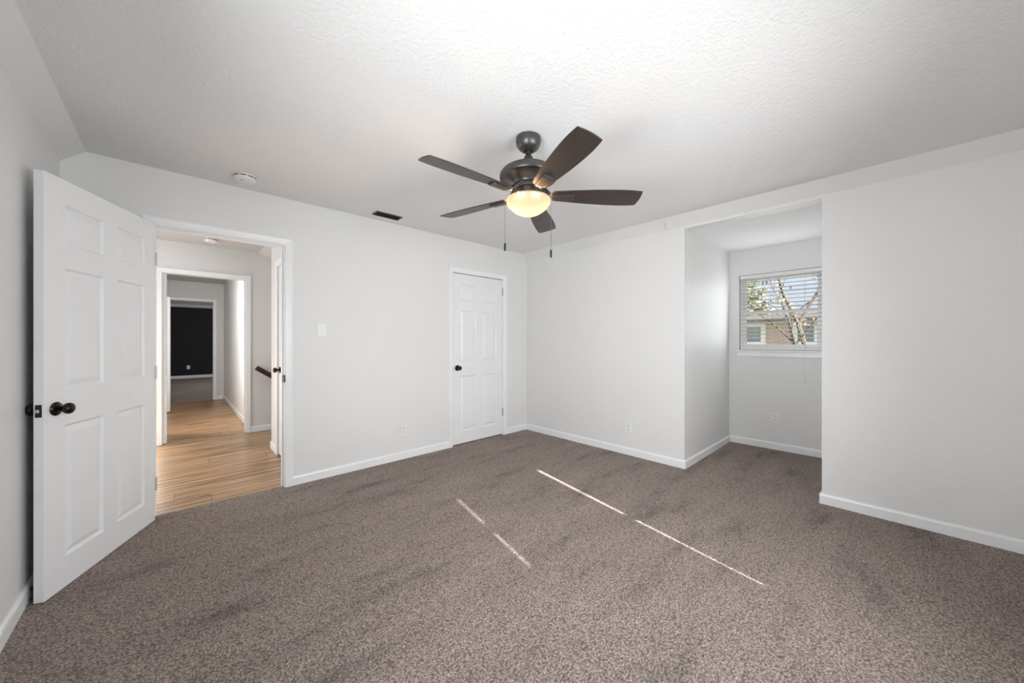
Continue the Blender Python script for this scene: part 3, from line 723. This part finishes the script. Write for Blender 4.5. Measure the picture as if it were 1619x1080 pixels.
def chain(dx, dy, ztop, zbot):
    b = bm_(); tube(b, [(dx*0.5, dy*0.5, -0.33), (dx, dy, ztop), (dx, dy, zbot+0.045)], 0.0011, 6)
    n = int((ztop-zbot-0.045)/0.012)
    for i in range(n): bmesh.ops.create_icosphere(b, subdivisions=1, radius=0.0019, matrix=Matrix.Translation((dx, dy, ztop-0.006-i*0.012)))
    c = obj('pull_chain', b, M_chain, fan, smooth=True)
    b = bm_(); lathe(b, [(0, zbot), (0.0055, zbot+0.001), (0.006, zbot+0.006), (0.006, zbot+0.042), (0.0035, zbot+0.047), (0, zbot+0.048)], 14, Matrix.Translation((dx, dy, 0)))
    f = obj('fob', b, M_black_plastic, c, smooth=True); f['label'] = 'black pull fob'
rv = Vector((math.sin(R(46.74)), -math.cos(R(46.74))))
chain(-rv.x*0.1385, -rv.y*0.1385, -0.378, -0.672)
chain(rv.x*0.134, rv.y*0.134, -0.378, -0.712)
for s, e in ((-1, 5.5), (1, 2.8)):
    p = lamp('bulb_light', 'POINT', (s*0.045*rv.x, s*0.045*rv.y, -0.405), e, (1.0, 0.67, 0.38), shadow_soft_size=0.022); p.parent = fan

# ------------------------------------------------------------------ outside the alcove window
b = bm_(); box(b, 5.6, 60, -30, 40, -3.1, -3.0); struct('ground', b, plain('winter_lawn', (0.20, 0.21, 0.10), 0.9), 'lawn outside below the alcove window', 'ground')
def brick():
    m, n, bs = new_mat('brick_wall'); g = N(n, 'ShaderNodeTexCoord'); mp = N(n, 'ShaderNodeMapping')
    mp.inputs['Rotation'].default_value = (0, R(90), R(90)); n.links.new(g.outputs['Object'], mp.inputs[0])
    sp = N(n, 'ShaderNodeSeparateXYZ'); n.links.new(g.outputs['Object'], sp.inputs[0]); cb = N(n, 'ShaderNodeCombineXYZ')
    n.links.new(sp.outputs[1], cb.inputs[0]); n.links.new(sp.outputs[2], cb.inputs[1])
    br = N(n, 'ShaderNodeTexBrick'); br.inputs['Scale'].default_value = 1; br.inputs['Brick Width'].default_value = 0.22; br.inputs['Row Height'].default_value = 0.075
    br.inputs['Mortar Size'].default_value = 0.008; br.inputs['Color1'].default_value = (0.50, 0.33, 0.29, 1); br.inputs['Color2'].default_value = (0.62, 0.45, 0.40, 1); br.inputs['Mortar'].default_value = (0.72, 0.68, 0.64, 1)
    n.links.new(cb.outputs[0], br.inputs['Vector']); n.links.new(br.outputs[0], bs.inputs['Base Color']); bs.inputs['Roughness'].default_value = 0.9; return m
M_brick = brick(); M_roof = plain('grey_shingles', (0.07, 0.066, 0.068), 0.9)
hs = empty('brick_house', (16, 3, -3)); tag(hs, 'brick neighbour house with white-framed window seen through the blind', 'house')
b = bm_(); box(b, 16, 21, -5, 12, -3, 1.95); kid('walls', b, M_brick, hs)
b = bm_(); prism(b, [(15.5, 1.90), (18.5, 2.20), (21.5, 1.90), (21.5, 2.03), (18.5, 2.33), (15.5, 2.03)], lambda p, q, a: (p, a, q), -5.4, 12.4); kid('roof', b, M_roof, hs)
for y0, y1 in ((3.38, 3.98), (1.85, 2.30)):
    b = bm_()
    for a in ((y0-0.14, y0, 1.05, 2.0-0.12), (y1, y1+0.14, 1.05, 1.88), (y0, y1, 1.05, 1.2), (y0, y1, 1.76, 1.88)): box(b, 15.9, 16.02, a[0], a[1], a[2], a[3])
    f = kid('house_window', b, M_trim, hs)
    b = bm_(); box(b, 15.96, 16.01, y0, y1, 1.2, 1.76); bmesh.ops.transform(b, matrix=Matrix.Translation(hs.location).inverted(), verts=b.verts); obj('pane', b, plain('grey_pane', (0.28, 0.31, 0.36), 0.2), f)
M_bark = plain('bark', (0.11, 0.085, 0.070), 0.9)
def leaf_mat(name, c0, c1):
    m, n, bs = new_mat(name); v = noise(n, objcoord(n), 2.2, 3); n.links.new(ramp(n, v, [(0.35, c0), (0.65, c1)]), bs.inputs['Base Color']); bs.inputs['Roughness'].default_value = 0.8; return m
M_green = leaf_mat('olive_leaves', (0.13, 0.15, 0.085), (0.27, 0.29, 0.19)); M_autumn = leaf_mat('autumn_leaves', (0.45, 0.25, 0.12), (0.62, 0.48, 0.26))
def tree(name, x, y, h, spread, label, mat, nleaf, lsize, seed, bare):
    rnd = random.Random(seed); o = empty(name, (x, y, -3)); tag(o, label, 'tree', 'trees outside')
    b = bm_(); ends = []; k_ = 0.5 if bare < 0.2 else 1.0
    def grow(p, d, L, r, lv):
        pts = [p]; q = p.copy(); dd = d.copy()
        for i in range(4):
            dd = (dd + Vector((rnd.uniform(-1, 1), rnd.uniform(-1, 1), rnd.uniform(-.3, .6)))*0.16).normalized(); q = q + dd*(L/4); pts.append(q.copy())
        tube(b, pts, r, 6, r*0.6)
        if lv >= 2: ends.extend(pts[1:])
        if lv < (5 if k_ < 1 else 4):
            for i in range(4 if lv < 3 else 3):
                s = rnd.choice(pts[2:]); nd = (dd + Vector((rnd.uniform(-1, 1), rnd.uniform(-1, 1), rnd.uniform(-0.4, 0.8)))*spread).normalized(); grow(s, nd, L*rnd.uniform(0.55, 0.75), r*0.52, lv+1)
    grow(Vector((0, 0, 0)), Vector((0, 0, 1)), h*0.5, k_*0.13*h/8, 0)
    obj('trunk', b, M_bark, o, smooth=True)
    b = bm_()
    for i in range(nleaf):
        c = rnd.choice(ends) + Vector((rnd.gauss(0, 1), rnd.gauss(0, 1), rnd.gauss(0, 1)))*bare; s = lsize*rnd.uniform(0.6, 1.3)
        u = Vector((rnd.gauss(0, 1), rnd.gauss(0, 1), rnd.gauss(0, 1))).normalized(); v = u.orthogonal().normalized()
        n2 = u.cross(v)*0.25*s
        A = [b.verts.new(c + u*s), b.verts.new(c + v*s*0.5 + n2), b.verts.new(c - u*s), b.verts.new(c - v*s*0.5 + n2)]
        b.faces.new((A[0], A[1], A[2])); b.faces.new((A[0], A[2], A[3]))
    f = obj('foliage', b, mat, o); f['kind'] = 'stuff'
tree('leafy_tree', 29, 8.0, 8.5, 0.9, 'pale green leafy tree rising behind the brick house roof', M_green, 9000, 0.16, 3, 0.45)
tree('bare_tree', 10.3, 0.85, 9.4, 1.0, 'thin tree with bare twigs and few orange leaves outside the window', M_autumn, 1600, 0.06, 5, 0.10)
